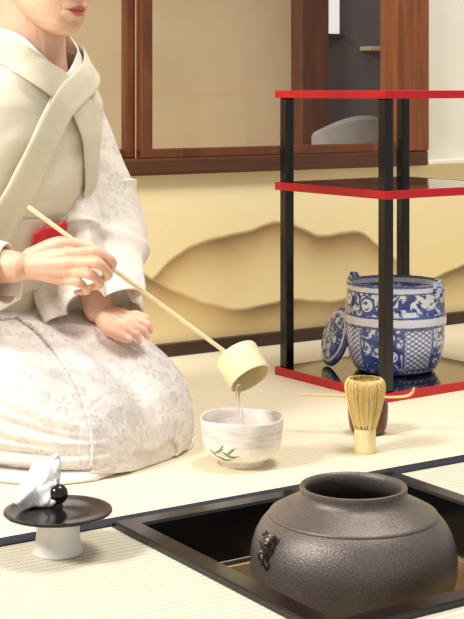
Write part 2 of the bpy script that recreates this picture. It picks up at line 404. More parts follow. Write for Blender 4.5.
# corridor behind the windows
CV = 3.15
cu = lambda px: uz(px, 90, CV)[0]
struct(MB().box(((cu(300)-2)/2, CV+.02, .8), (cu(300)+2, .04, 1.6)).build('wall_corridor', M['tan'], rotz=TH, smooth=False))
struct(MB().box(((cu(300)+5)/2, CV+.02, .8), (5-cu(300), .04, 1.6)).build('wall_corridor_right', M['taupe'], rotz=TH, smooth=False))
a, b = cu(291), cu(318)
struct(MB().box(((a+b)/2, CV-.02, .8), (b-a, .06, 1.6), .004).build('trim_6', M['wood'], rotz=TH, smooth=False))
a, b = cu(319), cu(336)
wz = uz(328, 34, CV)[1]
w3 = struct(MB().box(((a+b)/2, CV-.005, wz+.25), (b-a, .02, .5)).build('window_3', M['paper'], rotz=TH, smooth=False))
MB().box(((a+b)/2, CV-.012, wz-.006), (b-a+.02, .03, .012), .002).build('window_sill', M['dwood'], w3, smooth=False)
a, b = cu(360), cu(420); zz = uz(375, 49, CV)[1]
struct(MB().box(((a+b)/2, CV-.02, zz), (b-a, .05, .012), .002).build('trim_7', M['tan'], rotz=TH, smooth=False))
# corridor chair
cp = UV(uz(366, 90, 2.95)[0], 2.95, 0)
ch = thing('chair', 'low grey upholstered chair seen through the window beside the dark panel', 'chair', cp, TH)
rings = []
for i in range(13):
    a = -1.15+2.3*i/12; r = .14
    top = .455-.05*abs(math.sin(a))**2.2
    p0 = Vector((r*math.sin(a), .08-r*math.cos(a)*.55, 0)); nn = Vector((math.sin(a), -math.cos(a), 0))*.012
    rings.append([p0-nn+Vector((0, 0, .22)), p0+nn+Vector((0, 0, .22)), p0+nn*1.1+Vector((0, 0, top-.01)), p0+Vector((0, 0, top)), p0-nn*1.1+Vector((0, 0, top-.01))])
MB().loft(rings).build('backrest', M['chair'], ch)
MB().box((0, .06, .2), (.25, .2, .05), .015).build('seat', M['chair'], ch)
for sx in (-1, 1):
    for sy in (-.02, .14):
        MB().tube([(sx*.1, sy, 0.008), (sx*.1, sy, .185)], .008).build('leg', M['dwood'], ch)

# ------------------------------------------------------------------ lacquer shelf stand
fc = G(385, 403); YS = math.radians(35.5); DU, DV = .315, .302
sh = thing('shelf_stand', 'three tier black lacquer tea shelf stand with red edges', 'shelf', fc, YS)
for z0, z1 in ((.0, .0145), (.338, .3515), (.506, .519)):
    bd = MB().box((DU/2, DV/2, (z0+z1)/2), (DU-.008, DV-.008, z1-z0)).build('board', M['boardlac'], sh, smooth=False)
    e = MB(); zc = (z0+z1)/2; hz = z1-z0+.0006
    e.box((DU/2, .002, zc), (DU, .006, hz), .001); e.box((DU/2, DV-.002, zc), (DU, .006, hz), .001)
    e.box((.002, DV/2, zc), (.006, DV, hz), .001); e.box((DU-.002, DV/2, zc), (.006, DV, hz), .001)
    e.build('edge', M['redlac'], bd, smooth=False)
for x in (.0155, DU-.0155):
    for y in (.0155, DV-.0155):
        MB().box((x, y, .2600), (.0188, .0188, .491), .002).build('post', M['blacklac'], sh, smooth=False)

# ------------------------------------------------------------------ water jar on the shelf + its lid
ROT = Matrix.Rotation(YS, 4, 'Z')
jc = fc+ROT @ Vector((DU/2, DV/2, .0148))
jar = thing('water_jar', 'blue and white porcelain water jar with two ears on the lowest shelf', 'jar', jc)
prof = [(.060, 0), (.067, .001), (.072, .005), (.0812, .020), (.0870, .042), (.0896, .064), (.0898, .083), (.0916, .088), (.0926, .096), (.0916, .104), (.0896, .108), (.0892, .125), (.0872, .145), (.0884, .149), (.0886, .1565), (.087, .160), (.083, .161), (.0805, .157), (.080, .11), (.072, .03), (.03, .012)]
MB().lathe(prof, 64).build('body', M['porc'], jar)
MB().lathe([(.001, .1275), (.076, .1276), (.0775, .1285), (.076, .1292), (.001, .1293)], 48).build('water_surface', M['water'], jar)
for a in (math.radians(-38), math.radians(142)):
    R = Matrix.Rotation(a, 4, 'Z'); mb = MB(); rings = []
    for i in range(9):
        q = i/8; w = .014*(1 if q < .4 else math.sqrt(max(.06, 1-((q-.4)/.62)**2))); zz = .140+.030*q
        rings.append([R @ Vector((.0885+dx, dy, zz)) for dx, dy in ((.004, -w), (.0075, -w*.4), (.0075, w*.4), (.004, w), (-.004, w), (-.006, 0), (-.004, -w))])
    mb.loft(rings)
    mb.tube([R @ Vector((.096, .007*math.cos(q), .154+.007*math.sin(q))) for q in np.linspace(0, 2*PI, 17)], .0025, 8)
    mb.build('ear', M['earblue'], jar)
# lid leaning against the left side of the jar
mb = MB()
mb.lathe([(.001, .010), (.018, .011), (.036, .008), (.050, .003), (.0545, .0), (.0545, -.004), (.050, -.006), (.02, -.004), (.001, -.004)], 48)
lid = mb.build('jar_lid', M['porclid'])
nrm = Vector((-.90, -.30, .30)).normalized(); lid.rotation_mode = 'QUATERNION'; lid.rotation_quaternion = nrm.to_track_quat('Z', 'Y')
lid.location = Vector((jc.x-.1055, jc.y+.038, .0153+.0545*math.sqrt(1-nrm.z**2)+.004*nrm.z))
tag(lid, 'round blue and white lid leaning against the left side of the water jar', 'lid')

# ------------------------------------------------------------------ sunken hearth: frame, pit, trivet, kettle
u0, u1, v0, v1 = .833, 1.263, 1.115, 1.545; bw = .028
hf_ = thing('hearth_surround', 'square black lacquered wooden frame around the sunken hearth', 'frame', UV((u0+u1)/2, (v0+v1)/2), TH)
hs = (u1-u0)/2
for k in range(4):
    R = Matrix.Rotation(k*PI/2, 4, 'Z'); mb = MB()
    sec = [(0, .0055), (.003, .007), (bw-.003, .007), (bw, .004), (bw, -.058), (bw-.012, -.062), (.006, -.05), (.0, -.035)]   # distance inwards, z ; mitred ends
    rings = []
    for s in (-1, 1): rings.append([R @ Vector((s*(hs-d), hs-d, z)) for d, z in sec])
    mb.loft(rings).build('rail', M['frame'], hf_, smooth=False)
pit = thing('hearth_box', 'pale clay lined hearth box below the frame with a bed of ash', 'hearth', UV((u0+u1)/2, (v0+v1)/2, -.3), TH)
mb = MB(); w = hs-.005
for sx, sy, lx, ly in ((0, 1, 2*w, .02), (0, -1, 2*w, .02), (1, 0, .02, 2*w), (-1, 0, .02, 2*w)):
    mb.box((sx*(w-.017), sy*(w-.017), .117), (lx, ly, .236))
mb.box((0, 0, -.005), (2*w, 2*w, .02)); mb.build('box_wall', M['clay'], pit, smooth=False)
mb = MB(); n = 28; V = []; Fc = []; ww = w-.028
for i in range(n+1):
    for j in range(n+1):
        x = -ww+2*ww*i/n; y = -ww+2*ww*j/n; r = math.hypot(x, y)
        V.append((x, y, .135+.02*min(1.2, r/ww)**2+.006*noise.noise((x*22, y*22, 3))))
for i in range(n):
    for j in range(n): a = i*(n+1)+j; Fc.append((a, a+1, a+n+2, a+n+1))
mb.add(V, Fc); mb.build('ash_bed', M['ash'], pit)
KC = Vector((.1395, 1.69, 0))
tv = thing('trivet', 'iron three legged trivet holding the kettle in the ash', 'trivet', (KC.x, KC.y, -.16))
ring = [Vector((.07*math.cos(a), .07*math.sin(a), .062)) for a in np.linspace(0, 2*PI, 33)]
MB().tube(ring, .005, 8).build('ring', M['steel'], tv)
for k in range(3):
    a = k*2*PI/3+.4
    MB().tube(crom([(.07*math.cos(a), .07*math.sin(a), .06), (.082*math.cos(a), .082*math.sin(a), .03), (.078*math.cos(a), .078*math.sin(a), .002)], 4), .005, 8).build('leg', M['steel'], tv)
ket = thing('kettle', 'large dark cast iron kettle without its lid in the sunken hearth', 'kettle', (KC.x, KC.y, -.093))
kp = [(.001, -.093), (.05, -.0925), (.082, -.086), (.103, -.070), (.1148, -.050), (.1188, -.031), (.1190, -.017), (.1172, -.002), (.1130, .0115), (.1075, .0215), (.1010, .0292), (.0975, .0323), (.0974, .0338), (.0968, .0350), (.0940, .0366), (.0875, .0402), (.0795, .0440), (.0720, .0475), (.0665, .0508), (.0632, .0540), (.0617, .0570), (.0614, .0600), (.0620, .0630), (.0615, .0654), (.0592, .0662), (.0566, .0648), (.0548, .062), (.0545, .053), (.064, .040), (.09, .024), (.105, -.002), (.108, -.025), (.095, -.06), (.05, -.08), (.001, -.082)]
kb = MB().lathe([(r, z+.093) for r, z in kp], 96)
kb.build('body', M['iron'], ket)
for lz, a in ((.010, math.radians(210)), (-.006, math.radians(66))):
    d = Vector((math.cos(a), math.sin(a), 0)); tt = Vector((-d.y, d.x, 0)); c = d*.1125+Vector((0, 0, .093+lz))
    mb = MB()
    def blob(off, rx, ry, rz, sd):
        bmz = bmesh.new(); bmesh.ops.create_icosphere(bmz, subdivisions=3, radius=1); V = []
        for v in bmz.verts:
            p = v.co; k = 1+.12*noise.noise(p*2.3+Vector((sd, 1, 2)))
            V.append(c+d*(off[0]+p.x*rx*k)+tt*(off[1]+p.y*ry*k)+Vector((0, 0, off[2]+p.z*rz*k)))
        mb.add(V, [tuple(v.index for v in f.verts) for f in bmz.faces]); bmz.free()
    # compact moulded mask: head, brows, snout and a small ring held in its mouth
    blob((0, 0, .003), .0105, .0105, .0145, 7); blob((.009, 0, -.003), .0055, .0055, .0050, 3)
    for s in (-1, 1):
        blob((.0065, s*.0055, .0085), .0042, .0040, .0034, 5+s); blob((.001, s*.0085, .0145), .0035, .0032, .0045, 9+s)
    rg = [c+d*(.0115+.0015*math.cos(q))+tt*(.0058*math.cos(q))+Vector((0, 0, -.0095+.0060*math.sin(q))) for q in np.linspace(0, 2*PI, 25)]
    mb.tube(rg, .0021, 8)
    mb.build('lug', M['lug'], ket)

# ------------------------------------------------------------------ lid rest, kettle lid, cloth
rc = G(58, 553)
mb = MB(); mb.lathe([(.012, .0), (.0262, .0), (.0280, .002), (.0276, .007), (.0256, .014), (.0242, .023), (.0246, .032), (.0260, .0390), (.0266, .0420), (.0258, .044), (.022, .044), (.020, .04), (.019, .006), (.010, .004)], 40)
tag(mb.build('lid_rest', M['ceramic'], loc=rc), 'small white ceramic lid rest under the dark kettle lid', 'lid rest')
kl = thing('round_lid', 'dark round metal kettle lid with a ball knob resting on the white stand', 'lid', rc+Vector((0, 0, .0441)))
MB().lathe([(.001, 0), (.04, 0), (.055, .0005), (.0600, .0018), (.0612, .0035), (.0605, .005), (.058, .0056), (.054, .0048), (.03, .0062), (.012, .0075), (.001, .0078)], 72).build('plate', M['lid'], kl)
MB().lathe([(.001, .0075), (.0065, .0076), (.0055, .010), (.0048, .012), (.0075, .0135), (.0105, .0175), (.0115, .0225), (.0103, .0275), (.0068, .0318), (.001, .0335)], 32).build('knob', M['lid'], kl)
cc = rc+Vector((-.022, .012, .0512))
# folded linen standing upright: soft wrinkled folds of cloth side by side, the tallest at the back
mb = MB()
def leafroll(x0, y0, wdt, hgt, thk, lean, yaw, seed):
    R = Matrix.Rotation(yaw, 4, 'Z'); rings = []; n = 72
    for i in range(49):
        q = i/48; xx = -wdt/2+wdt*q; endk = math.sqrt(max(.03, 1-abs(2*q-1)**3.4)); hh = hgt*(.74+.30*q+.07*math.sin(9*q+seed)); r = []
        for j in range(n):
            a = 2*PI*j/n; cy, sz = math.cos(a), math.sin(a)
            y = thk*.5*cy*endk*(1+.26*math.sin(3*a+5*q+seed)); z = hh*.5*(1+sz*(.30+.70*endk))
            y += lean*z+.0035*math.sin(6*q+seed)
            cre = .0042*(abs(noise.noise((xx*62, y*52, z*50+seed)))**.7)-.0014
            p = R @ Vector((xx+.10*z, y+cre*cy*1.5, z+cre*sz)); r.append(Vector((p.x+x0, p.y+y0, max(.0012, p.z))))
        rings.append(r)
    mb.loft(rings)
leafroll(.000, .008, .038, .056, .021, -.06, .25, 0)
leafroll(-.003, -.003, .043, .047, .020, -.08, .12, 2)
leafroll(-.006, -.013, .042, .033, .019, -.06, .02, 4)
leafroll(.007, -.011, .027, .030, .017, -.10, .65, 7)
tag(mb.build('tea_cloth', M['white_cloth'], loc=cc), 'folded white linen cloth standing on the kettle lid', 'cloth')

# ------------------------------------------------------------------ tea bowl, whisk, caddy, scoop
bc = G(242, 464)
bp = [(.001, .004), (.024, .004), (.0250, 0), (.0296, 0), (.0308, .002), (.0302, .0082), (.0385, .0102), (.0475, .0150), (.0530, .0235), (.0558, .036), (.0572, .052), (.0580, .064), (.0576, .0662), (.0560, .0662), (.0546, .062), (.0530, .044), (.049, .026), (.038, .0155), (.015, .011), (.001, .0105)]
mb = MB().lathe(bp, 72)
for v in mb.V:
    if v.z > .01: v.z += .0012*math.sin(3*math.atan2(v.y, v.x)+1)*v.z/.06
tag(mb.build('tea_bowl', M['bowl'], loc=bc), 'white glazed tea bowl painted with green leaves under the ladle', 'bowl')
wc = G(365, 452)
wk = thing('tea_whisk', 'bamboo tea whisk standing on its handle in front of the caddy', 'whisk', wc)
MB().lathe([(.001, 0), (.0152, 0), (.0160, .0012), (.0156, .012), (.0154, .026), (.0157, .028), (.0154, .030), (.0155, .036), (.013, .040), (.001, .04)], 40).build('handle', M['bamboo2'], wk)
mb = MB()
for k in range(4): mb.lathe([(.010, .0345+k*.0014), (.0153+.0003*k, .0345+k*.0014), (.0159+.0003*k, .0352+k*.0014), (.0153+.0003*k, .0359+k*.0014), (.010, .0359+k*.0014)], 40)
mb.build('thread_band', M['thread'], wk)
mb = MB()
for k in range(96):
    a = 2*PI*k/96; d = Vector((math.cos(a), math.sin(a), 0))
    P = [(.0150, .034), (.0184, .046), (.0224, .060), (.0258, .075), (.0281, .088), (.0285, .096), (.0264, .1035), (.0232, .1055)]
    j = random.uniform(.96, 1.04)
    mb.tube(crom([d*(r*j)+Vector((0, 0, z)) for r, z in P], 2), .00054, 5)
mb.build('tines', M['tine'], wk)
mb = MB()
for k in range(72):
    a = 2*PI*(k+.5)/72; d = Vector((math.cos(a), math.sin(a), 0)); q = 1 if k % 2 else .65
    P = [(.013, .034), (.0155, .05), (.0180, .066), (.0190, .080), (.0170, .092), (.012, .101)]
    mb.tube(crom([d*(r*q)+Vector((0, 0, z)) for r, z in P], 2), .0007, 5)
mb.build('inner_tines', M['tine2'], wk)
nc = G(368, 433)
cd = thing('tea_caddy', 'small dark red brown lacquer tea caddy behind the whisk', 'caddy', nc)
MB().lathe([(.001, 0), (.020, 0), (.0245, .002), (.028, .010), (.030, .022), (.0306, .034), (.0306, .0352), (.001, .0352)], 48).build('body', M['caddy'], cd)
MB().lathe([(.001, .0356), (.0306, .0356), (.0308, .042), (.029, .0485), (.023, .0522), (.012, .0536), (.001, .054)], 48).build('lid', M['caddy'], cd)
P = [W(298, 404, 2.235), W(335, 402, 2.228), W(362, 400.5, 2.22), W(392, 399.5, 2.215), W(406, 398, 2.212), W(412, 393.5, 2.21), W(414, 389, 2.208)]
zt = .0570
P = [Vector((p.x, p.y, zt+max(0, (i-3))**1.7*.0022)) for i, p in enumerate(P)]
mb = MB(); stube(mb, P, [.0032, .0034, .0034, .0034, .0038, .0042, .003], 6, 10, flat=.6)
o = mb.build('tea_scoop', M['scoop'], loc=P[0], off=P[0]); tag(o, 'slender bamboo tea scoop with curled tip balanced across the caddy', 'scoop')

# ------------------------------------------------------------------ ladle and poured water
hA, hB = W(30, 208, 1.995), W(224, 351, 2.032)
cupc = W(243, 366, 2.034)
ax = Vector((.44, -.50, -.66)).normalized()        # from closed end to mouth
ld = thing('ladle', 'long handled bamboo ladle tipped over the tea bowl', 'ladle', cupc)
Q = ax.to_track_quat('Z', 'Y').to_matrix().to_4x4()
cprof = [(.001, -.022), (.028, -.022), (.0305, -.0205), (.0312, -.018), (.0306, .020), (.0303, .0218), (.0285, .0218), (.0278, .019), (.0278, -.0165), (.001, -.017)]
MB().lathe(cprof, 48, M=Q).build('cup', M['bamboo'], ld)
mb = MB(); hp = [hA.lerp(hB, i/14) for i in range(15)]
rr = [.0042+(.0008 if i == 7 else 0)-.00002*i for i in range(15)]
mb.tube([p-cupc for p in hp]+[Vector(hB-cupc).lerp(Vector((0, 0, 0)), .18)], rr+[.0036], 12, flat=.75); mb.build('handle', M['bamboo'], ld)
s0 = W(239, 389, 2.02)
bz = .030
mb = MB(); pts = [s0+Vector((0, 0, .004)), s0+Vector((.0015, .004, -.012)), Vector((bc.x, s0.y+.008, .06)), Vector((bc.x+.001, s0.y+.010, bz))]
stube(mb, pts, [.0034, .0023, .0018, .0026], 6, 12)
pts2 = [s0+Vector((-.005, 0, .003)), s0+Vector((-.0022, .004, -.015)), Vector((bc.x-.001, s0.y+.008, .055))]
stube(mb, pts2, [.0013, .0010, .0009], 6, 8)
mb.lathe([(.001, bz-.0012), (.046, bz-.0012), (.0475, bz-.0006), (.046, bz), (.001, bz)], 40, c=(bc.x, bc.y, 0))
o = mb.build('poured_water', M['water'], loc=bc, off=bc); tag(o, 'clear stream of hot water falling from the ladle into the bowl', 'water')

# ------------------------------------------------------------------ the person
A = math.radians(35); f = Vector((math.cos(A), -math.sin(A), 0)); l = Vector((math.sin(A), math.cos(A), 0)); up = Vector((0, 0, 1))
Pv = Vector((-.45, 2.275, 0))
per = thing('person', 'person kneeling in a pale flowered kimono pouring with a bamboo ladle', 'person', Pv)
# --- lap (kneeling legs under the kimono)
LT = [-.17, -.14, -.08, 0, .1, .17, .25, .31, .350, .378, .398, .411, .418]
LH = [.06, .14, .19, .212, .206, .196, .177, .156, .136, .115, .090, .060, .03]
LW = [.08, .13, .168, .182, .182, .180, .174, .164, .151, .134, .112, .084, .045]
hf = lambda t: float(np.interp(t, LT, LH)); wf = lambda t: float(np.interp(t, LT, LW))
def smooth_if(fn, t): return (fn(t-.016)+2*fn(t-.006)+2*fn(t)+2*fn(t+.006)+fn(t+.016))/8
def lapz(p):
    d = Vector((p.x, p.y, 0))-Pv; t = d.dot(f); s = d.dot(l); h = hf(t); w = wf(t); q = min(.98, abs(s)/w)
    return .38*h+.62*h*(1-q**2.8)**(1/2.8)
def saw(x, a=.80):   # cloth pleat: slow rise then a quick tuck
    x = x-math.floor(x); y = max(0, (x-a)/(1-a)); return x*(1-y*y*(3-2*y)) if y > 0 else x
def lap_point(t, j, n, extra=0.0):
    h = smooth_if(hf, t) if t < .388 else hf(t); w = smooth_if(wf, t) if t < .388 else wf(t)
    a = 2*PI*j/n; ca, sa = math.cos(a), math.sin(a)
    if sa >= 0: s = w*math.copysign(abs(ca)**(2/2.8), ca); z = .38*h+.62*h*abs(sa)**(2/2.8)
    else: s = w*math.copysign(abs(ca)**(2/3.6), ca); z = .38*h-.38*h*abs(sa)**(2/3.6)
    low = max(0, 1-z/(.085)); back = max(0, min(1, (.34-t)/.2)); near_ = 1 if s < 0 else 0
    s *= 1+(.05+.15*back*near_)*low*low
    top = max(0, min(1, (z-.4*h)/(.4*h+1e-4)))
    z -= .016*math.exp(-(s/.030)**2)*top*max(0, min(1, (t-.05)/.2))
    p = Pv+f*t+l*s+up*z
    endf = max(0, min(1, (.418-t)/.10))
    # pleats raying back from under the knee along the near thigh: each layer tucks beneath the one above
    ray = math.atan2(z-.035, (.50-t))+.12*noise.noise((t*5, s*4, 2))
    k = .023*(saw(ray*5.2+.25, .74)-.3)*endf*(1-.85*top)*(.45+.55*near_)
    k += .009*(saw(ray*11+.6+.5*noise.noise((t*6, s*5, 8)), .66)-.3)*endf*(1-.75*top)
    # drag folds from the waist across the top of the thighs
    k += .012*max(0, math.sin(44*(s*.7+t*.45)+2.2*noise.noise((t*5, s*5, 5))))**3*top*max(0, min(1, (.38-t)/.15))
    k += .004*noise.noise((p.x*7, p.y*7, p.z*7))+extra
    nd = (l*ca*.8+up*max(sa, 0)+f*max(0, (t-.33)*6)); nd.normalize()
    p += nd*k; p.z = max(p.z, .0015+extra*.2); return p, s, top
n = 340
ts = list(np.linspace(-.165, .34, 190))+list(np.linspace(.3425, .4175, 60))
rings = [[lap_point(t, j, n)[0] for j in range(n)] for t in ts]
add_motifs(MB().loft(rings).build('kimono_skirt', M['kimono'], per, off=Pv), 5, 300, .0155)
# overlapping front panel: a second layer of cloth ending in a free edge on the near thigh
V = []; Fc = []; idx = {}
for i, t in enumerate(ts):
    if t < .02: continue
    for j in range(n):
        a = 2*PI*j/n
        if math.sin(a) < -.55: continue
        p, s, top = lap_point(t, j, n, .0055)
        lim = -.118+.34*(.42-t)*(1-.4*(t < .2))
        if s > lim:
            idx[(i, j)] = len(V); V.append(p)
for (i, j) in list(idx):
    q = [(i, j), (i, (j+1) % n), (i+1, (j+1) % n), (i+1, j)]
    if all(k in idx for k in q): Fc.append(tuple(idx[k] for k in q))
o = MB().add(V, Fc).build('kimono_front_panel', M['kimono'], per, off=Pv); add_motifs(o, 9, 200, .0155)
sm = o.modifiers.new('solid', 'SOLIDIFY'); sm.thickness = .0045; sm.offset = -1
# hem of the under robe showing as a thin layer on the mat
rings = []
for t in np.linspace(-.10, .405, 60):
    w = smooth_if(wf, t); back = max(0, min(1, (.34-t)/.2)); r = []
    wn = w*(1.07+.13*back)+.010+.004*math.sin(40*t); wp_ = w*1.05+.006
    for s, z in ((-wn, .001), (-wn-.003, .004), (-wn+.004, .009), (-wn*.8, .012), (wp_*.8, .012), (wp_, .006), (wp_, .001)):
        r.append(Pv+f*t+l*s+up*z)
    rings.append(r)
MB().loft(rings).build('under_robe_hem', M['white_collar'], per, off=Pv)
# --- torso surface
TZ = [.10, .22, .30, .38, .45, .50, .535, .56, .585, .60]
TO = [.02, .05, .085, .115, .142, .162, .176, .184, .190, .193]
TW = [.165, .155, .150, .152, .156, .148, .118, .082, .062, .058]
TD = [.13, .13, .13, .128, .115, .098, .080, .066, .058, .056]
def tp(z, ph, off=0.0):
    o, w, d = (float(np.interp(z, TZ, q)) for q in (TO, TW, TD)); w += off; d += off
    ca, sa = math.cos(ph), math.sin(ph); e = 2/2.25
    return Pv+f*(o+d*math.copysign(abs(ca)**e, ca))+l*(w*math.copysign(abs(sa)**e, sa))+up*z
n = 140; zs = list(np.linspace(.10, .592, 100)); V = []; Fc = []
for z in zs:
    for j in range(n):
        a = 2*PI*j/n; p = tp(z, a); rad = (p-tp(z, a, -.02)).normalized(); aa = a if a < PI else a-2*PI
        # drawn folds running from the shoulder down to the opposite hip, flattened where the collar lies
        u_ = z*5.2-.95*aa+.5*noise.noise((z*4, aa, 0))
        k = .008*saw(u_, .72)*math.exp(-(aa/1.2)**2)*max(0, min(1, (.48-z)/.06))
        V.append(p+rad*(k+.002*noise.noise(p*9)))
for i in range(len(zs)-1):
    for j in range(n):
        a = 2*PI*(j+.5)/n; a = a if a < PI else a-2*PI; z = zs[i]
        if abs(a) < math.radians(62) and z > .532+.05*abs(a)/math.radians(62): continue
        k = (j+1) % n; Fc.append((i*n+j, i*n+k, (i+1)*n+k, (i+1)*n+j))
add_motifs(MB().add(V, Fc).build('kimono_bodice', M['kimono_body'], per, off=Pv), 2, 60, .020)
# --- collar bands: flat layers lying close to the neck and chest
def band(path, off, hw, mat, name, th=.003, soft=0.0, sd=0):
    PP = crom([Vector((math.radians(a), z, 0)) for a, z in path], 10); pts = []; nrm = []
    for q in PP:
        a, z = q.x, min(q.y, .605); p = tp(z, a, off); da = tp(z, a+.02, off)-tp(z, a-.02, off); dz = tp(z+.004, a, off)-tp(z-.004, a, off)
        nrm.append(da.cross(dz).normalized()); pts.append(p)
    nrm = [(nrm[max(i-2, 0)]+nrm[max(i-1, 0)]+v+nrm[min(i+1, len(nrm)-1)]+nrm[min(i+2, len(nrm)-1)]).normalized() for i, v in enumerate(nrm)]
    rings = []; m = len(pts); ns = 36
    for i, p in enumerate(pts):
        tt = (pts[min(i+1, m-1)]-pts[max(i-1, 0)]).normalized(); nn = nrm[i]
        wv = nn.cross(tt).normalized(); nn = tt.cross(wv); q = i/(m-1); ww_ = hw*(.85+.25*min(1, q/.45)); r = []
        for j in range(ns+1):
            s = -1+2*j/ns; edge = (1-abs(s)**12)
            fold = soft*(.5+.5*math.sin(3.4*s+1.8*q+sd+.8*noise.noise((q*3, s*.5, sd))))*min(1, q*3+.2)*edge
            r.append(p+wv*(s*ww_+.001*math.sin(7*q+sd))+nn*(th*edge+fold+.0012*noise.noise((q*6, s*.8, sd+4))*min(1, q*4)))
        for j in range(ns, -1, -4):
            s = -1+2*j/ns; r.append(p+wv*(s*ww_*.995)-nn*th*.8)
        rings.append(r)
    return MB().loft(rings).build(name, mat, per, off=Pv)
pa = [(180, .590), (130, .590), (95, .583), (65, .572), (40, .556), (15, .536), (-2, .51), (-12, .47), (-20, .42), (-27, .37), (-33, .32), (-38, .25)]
mir = lambda P, dz=0: [(-a if a != 180 else 180-360, z+dz) for a, z in P]
band([(a, z+.012) for a, z in pa[:9]], .003, .013, M['white_collar'], 'under_collar', .0015)
band(mir(pa[:9], .012), .001, .013, M['white_collar'], 'under_collar', .0015)
band(mir(pa), .009, .0215, M['collar'], 'collar', .0014, .0012, 1)
band(pa, .0125, .0215, M['collar'], 'collar', .0014, .0012, 2)
# --- obi, the same pale silk
rings = []
for z in np.linspace(.225, .335, 14):
    rings.append([tp(z, 2*PI*j/80, .010+.002*math.sin(z*130+2*math.sin(2*PI*j/80))) for j in range(80)])
MB().loft(rings, cap=False).build('obi', M['kimono_body'], per, off=Pv)
# red silk cloth tucked in the obi
mb = MB(); rings = []
for i in range(13):
    q = i/12; ph = math.radians(-14+17*q)
    r = []
    for j in range(9):
        s = j/8; z = .316+.014*q-(.026+.026*math.sin(PI*min(1, .25+.75*q)))*s
        r.append(tp(z, ph+.06*s, .018+.006*math.sin(PI*s)+.003*math.sin(9*q+3*s)))
    rings.append(r)
mb.loft(rings, cap=False, closed=False); o = mb.build('silk_cloth', M['red_silk'], per, off=Pv)
sm = o.modifiers.new('solid', 'SOLIDIFY'); sm.thickness = .003
o['label'] = 'red silk cloth tucked in at the waist'
# --- sleeves: wide cloth with deep lengthwise drape pleats
def sleeve(path, seed, name='sleeve', amp=.038):
    P = crom([W(*q[:3]) for q in path], 18); R = rint([q[3] for q in path], len(P)); E = rint([q[4] for q in path], len(P))
    rings = []; m = len(P); n = 240; a0 = Vector((0, -1, 0))
    for i, p in enumerate(P):
        tt = (P[min(i+1, m-1)]-P[max(i-1, 0)]).normalized(); q = i/(m-1)
        bx = tt.cross(a0).normalized(); by = bx.cross(tt).normalized()     # by faces the viewer's side, bx across
        r = []
        for j in range(n):
            a = 2*PI*j/n; pt = p+bx*(R[i]*E[i]*math.cos(a))+by*(R[i]*math.sin(a))
            k = amp*saw(a*5/(2*PI)*1.0+.55*q+seed*.31+.28*noise.noise((q*2.6, math.cos(a)*1.2, math.sin(a)*1.2+seed)), .70)*(.10+.90*min(1, q*1.6))
            k -= .013
            k += .009*max(0, math.sin(q*18+2.0*math.sin(a+.6)+1.5*noise.noise((q*4, math.cos(a), seed))))**3*(1 if .5 < q < .88 else .2)
            k += .004*noise.noise(pt*8+Vector((seed, 0, 0)))
            r.append(pt+(pt-p).normalized()*k)
        rings.append(r)
    last = rings[-1]; c = P[-1]
    for s, b in ((.95, 0), (.90, 1), (.86, 3)): rings.append([c.lerp(q, s)-tt*.012*b for q in last])
    o = MB().loft(rings).build(name, M['sleeve'], per, off=Pv); add_motifs(o, seed+20, 120, .0165); return o
sleeve([(40, 96, 2.25, .046, 1.0), (60, 99, 2.265, .055, 1.0), (69, 128, 2.27, .060, 1.0), (75, 165, 2.27, .066, 1.02), (80, 205, 2.265, .073, 1.05), (85, 245, 2.245, .078, 1.05), (91, 280, 2.21, .073, 1.05), (99, 314, 2.165, .051, 1.35)], 3)
sleeve([(-20, 92, 2.10, .055, 1), (-55, 110, 2.06, .062, 1), (-85, 180, 2.08, .062, 1), (-112, 255, 2.09, .068, 1.15), (-70, 274, 2.055, .062, 1.2), (-25, 276, 2.02, .058, 1.15), (8, 274, 1.999, .047, 1.0)], 8, amp=.014)
# --- body: one continuous skin built from overlapping lofts, remeshed
B = MB()
AH = math.radians(38); ph_ = math.radians(15); fh = Vector((math.cos(AH), -math.sin(AH), 0))
hF = fh*math.cos(ph_)+Vector((0, 0, -math.sin(ph_))); hL = Vector((math.sin(AH), math.cos(AH), 0)); hU = hF.cross(hL)
HC = Vector((-.268, 2.122, .7265))
hp_ = lambda x, y, z: HC+hF*x+hL*y+hU*z
HR = [(-.115, .052, .016, .015), (-.110, .047, .030, .026), (-.098, .037, .046, .040), (-.08, .023, .061, .051), (-.06, .010, .0750, .058), (-.03, 0, .085, .065), (0, -.003, .089, .070), (.03, -.006, .091, .073), (.06, -.009, .087, .071), (.085, -.011, .073, .060), (.102, -.013, .049, .042), (.111, -.013, .02, .018)]
def hring(h, k=1.0, n=48):
    c, L_, w = (float(np.interp(h, [q[0] for q in HR], [q[i] for q in HR])) for i in (1, 2, 3))
    return [hp_(c+L_*k*math.cos(a), w*k*math.copysign(abs(math.sin(a))**.92, math.sin(a)), h) for a in [2*PI*j/n for j in range(n)]]
B.loft([hring(h) for h in np.linspace(-.115, .111, 40)])
B.tube([hp_(.086, 0, .018), hp_(.093, 0, 0), hp_(.099, 0, -.018), hp_(.1, 0, -.028)], [.006, .007, .009, .0105], 12)
for s in (-1, 1):
    B.tube([hp_(.088, s*.008, -.030), hp_(.093, s*.0075, -.030)], .006, 10)
    B.tube([hp_(-.008, s*.071, .018), hp_(-.012, s*.0745, .0), hp_(-.004, s*.070, -.024)], [.012, .010, .007], 10)
NB = Pv+f*.18+up*.50
stube(B, [NB, NB+f*.012+up*.07, hp_(-.018, 0, -.075), hp_(-.02, 0, -.02)], [.066, .049, .046, .05], 6, 24)
rings = []
for z in np.linspace(.11, .545, 24):
    c = Pv+f*float(np.interp(z, TZ, TO))+up*z; rings.append([c+(tp(z, 2*PI*j/48)-c)*.80 for j in range(48)])
B.loft(rings)
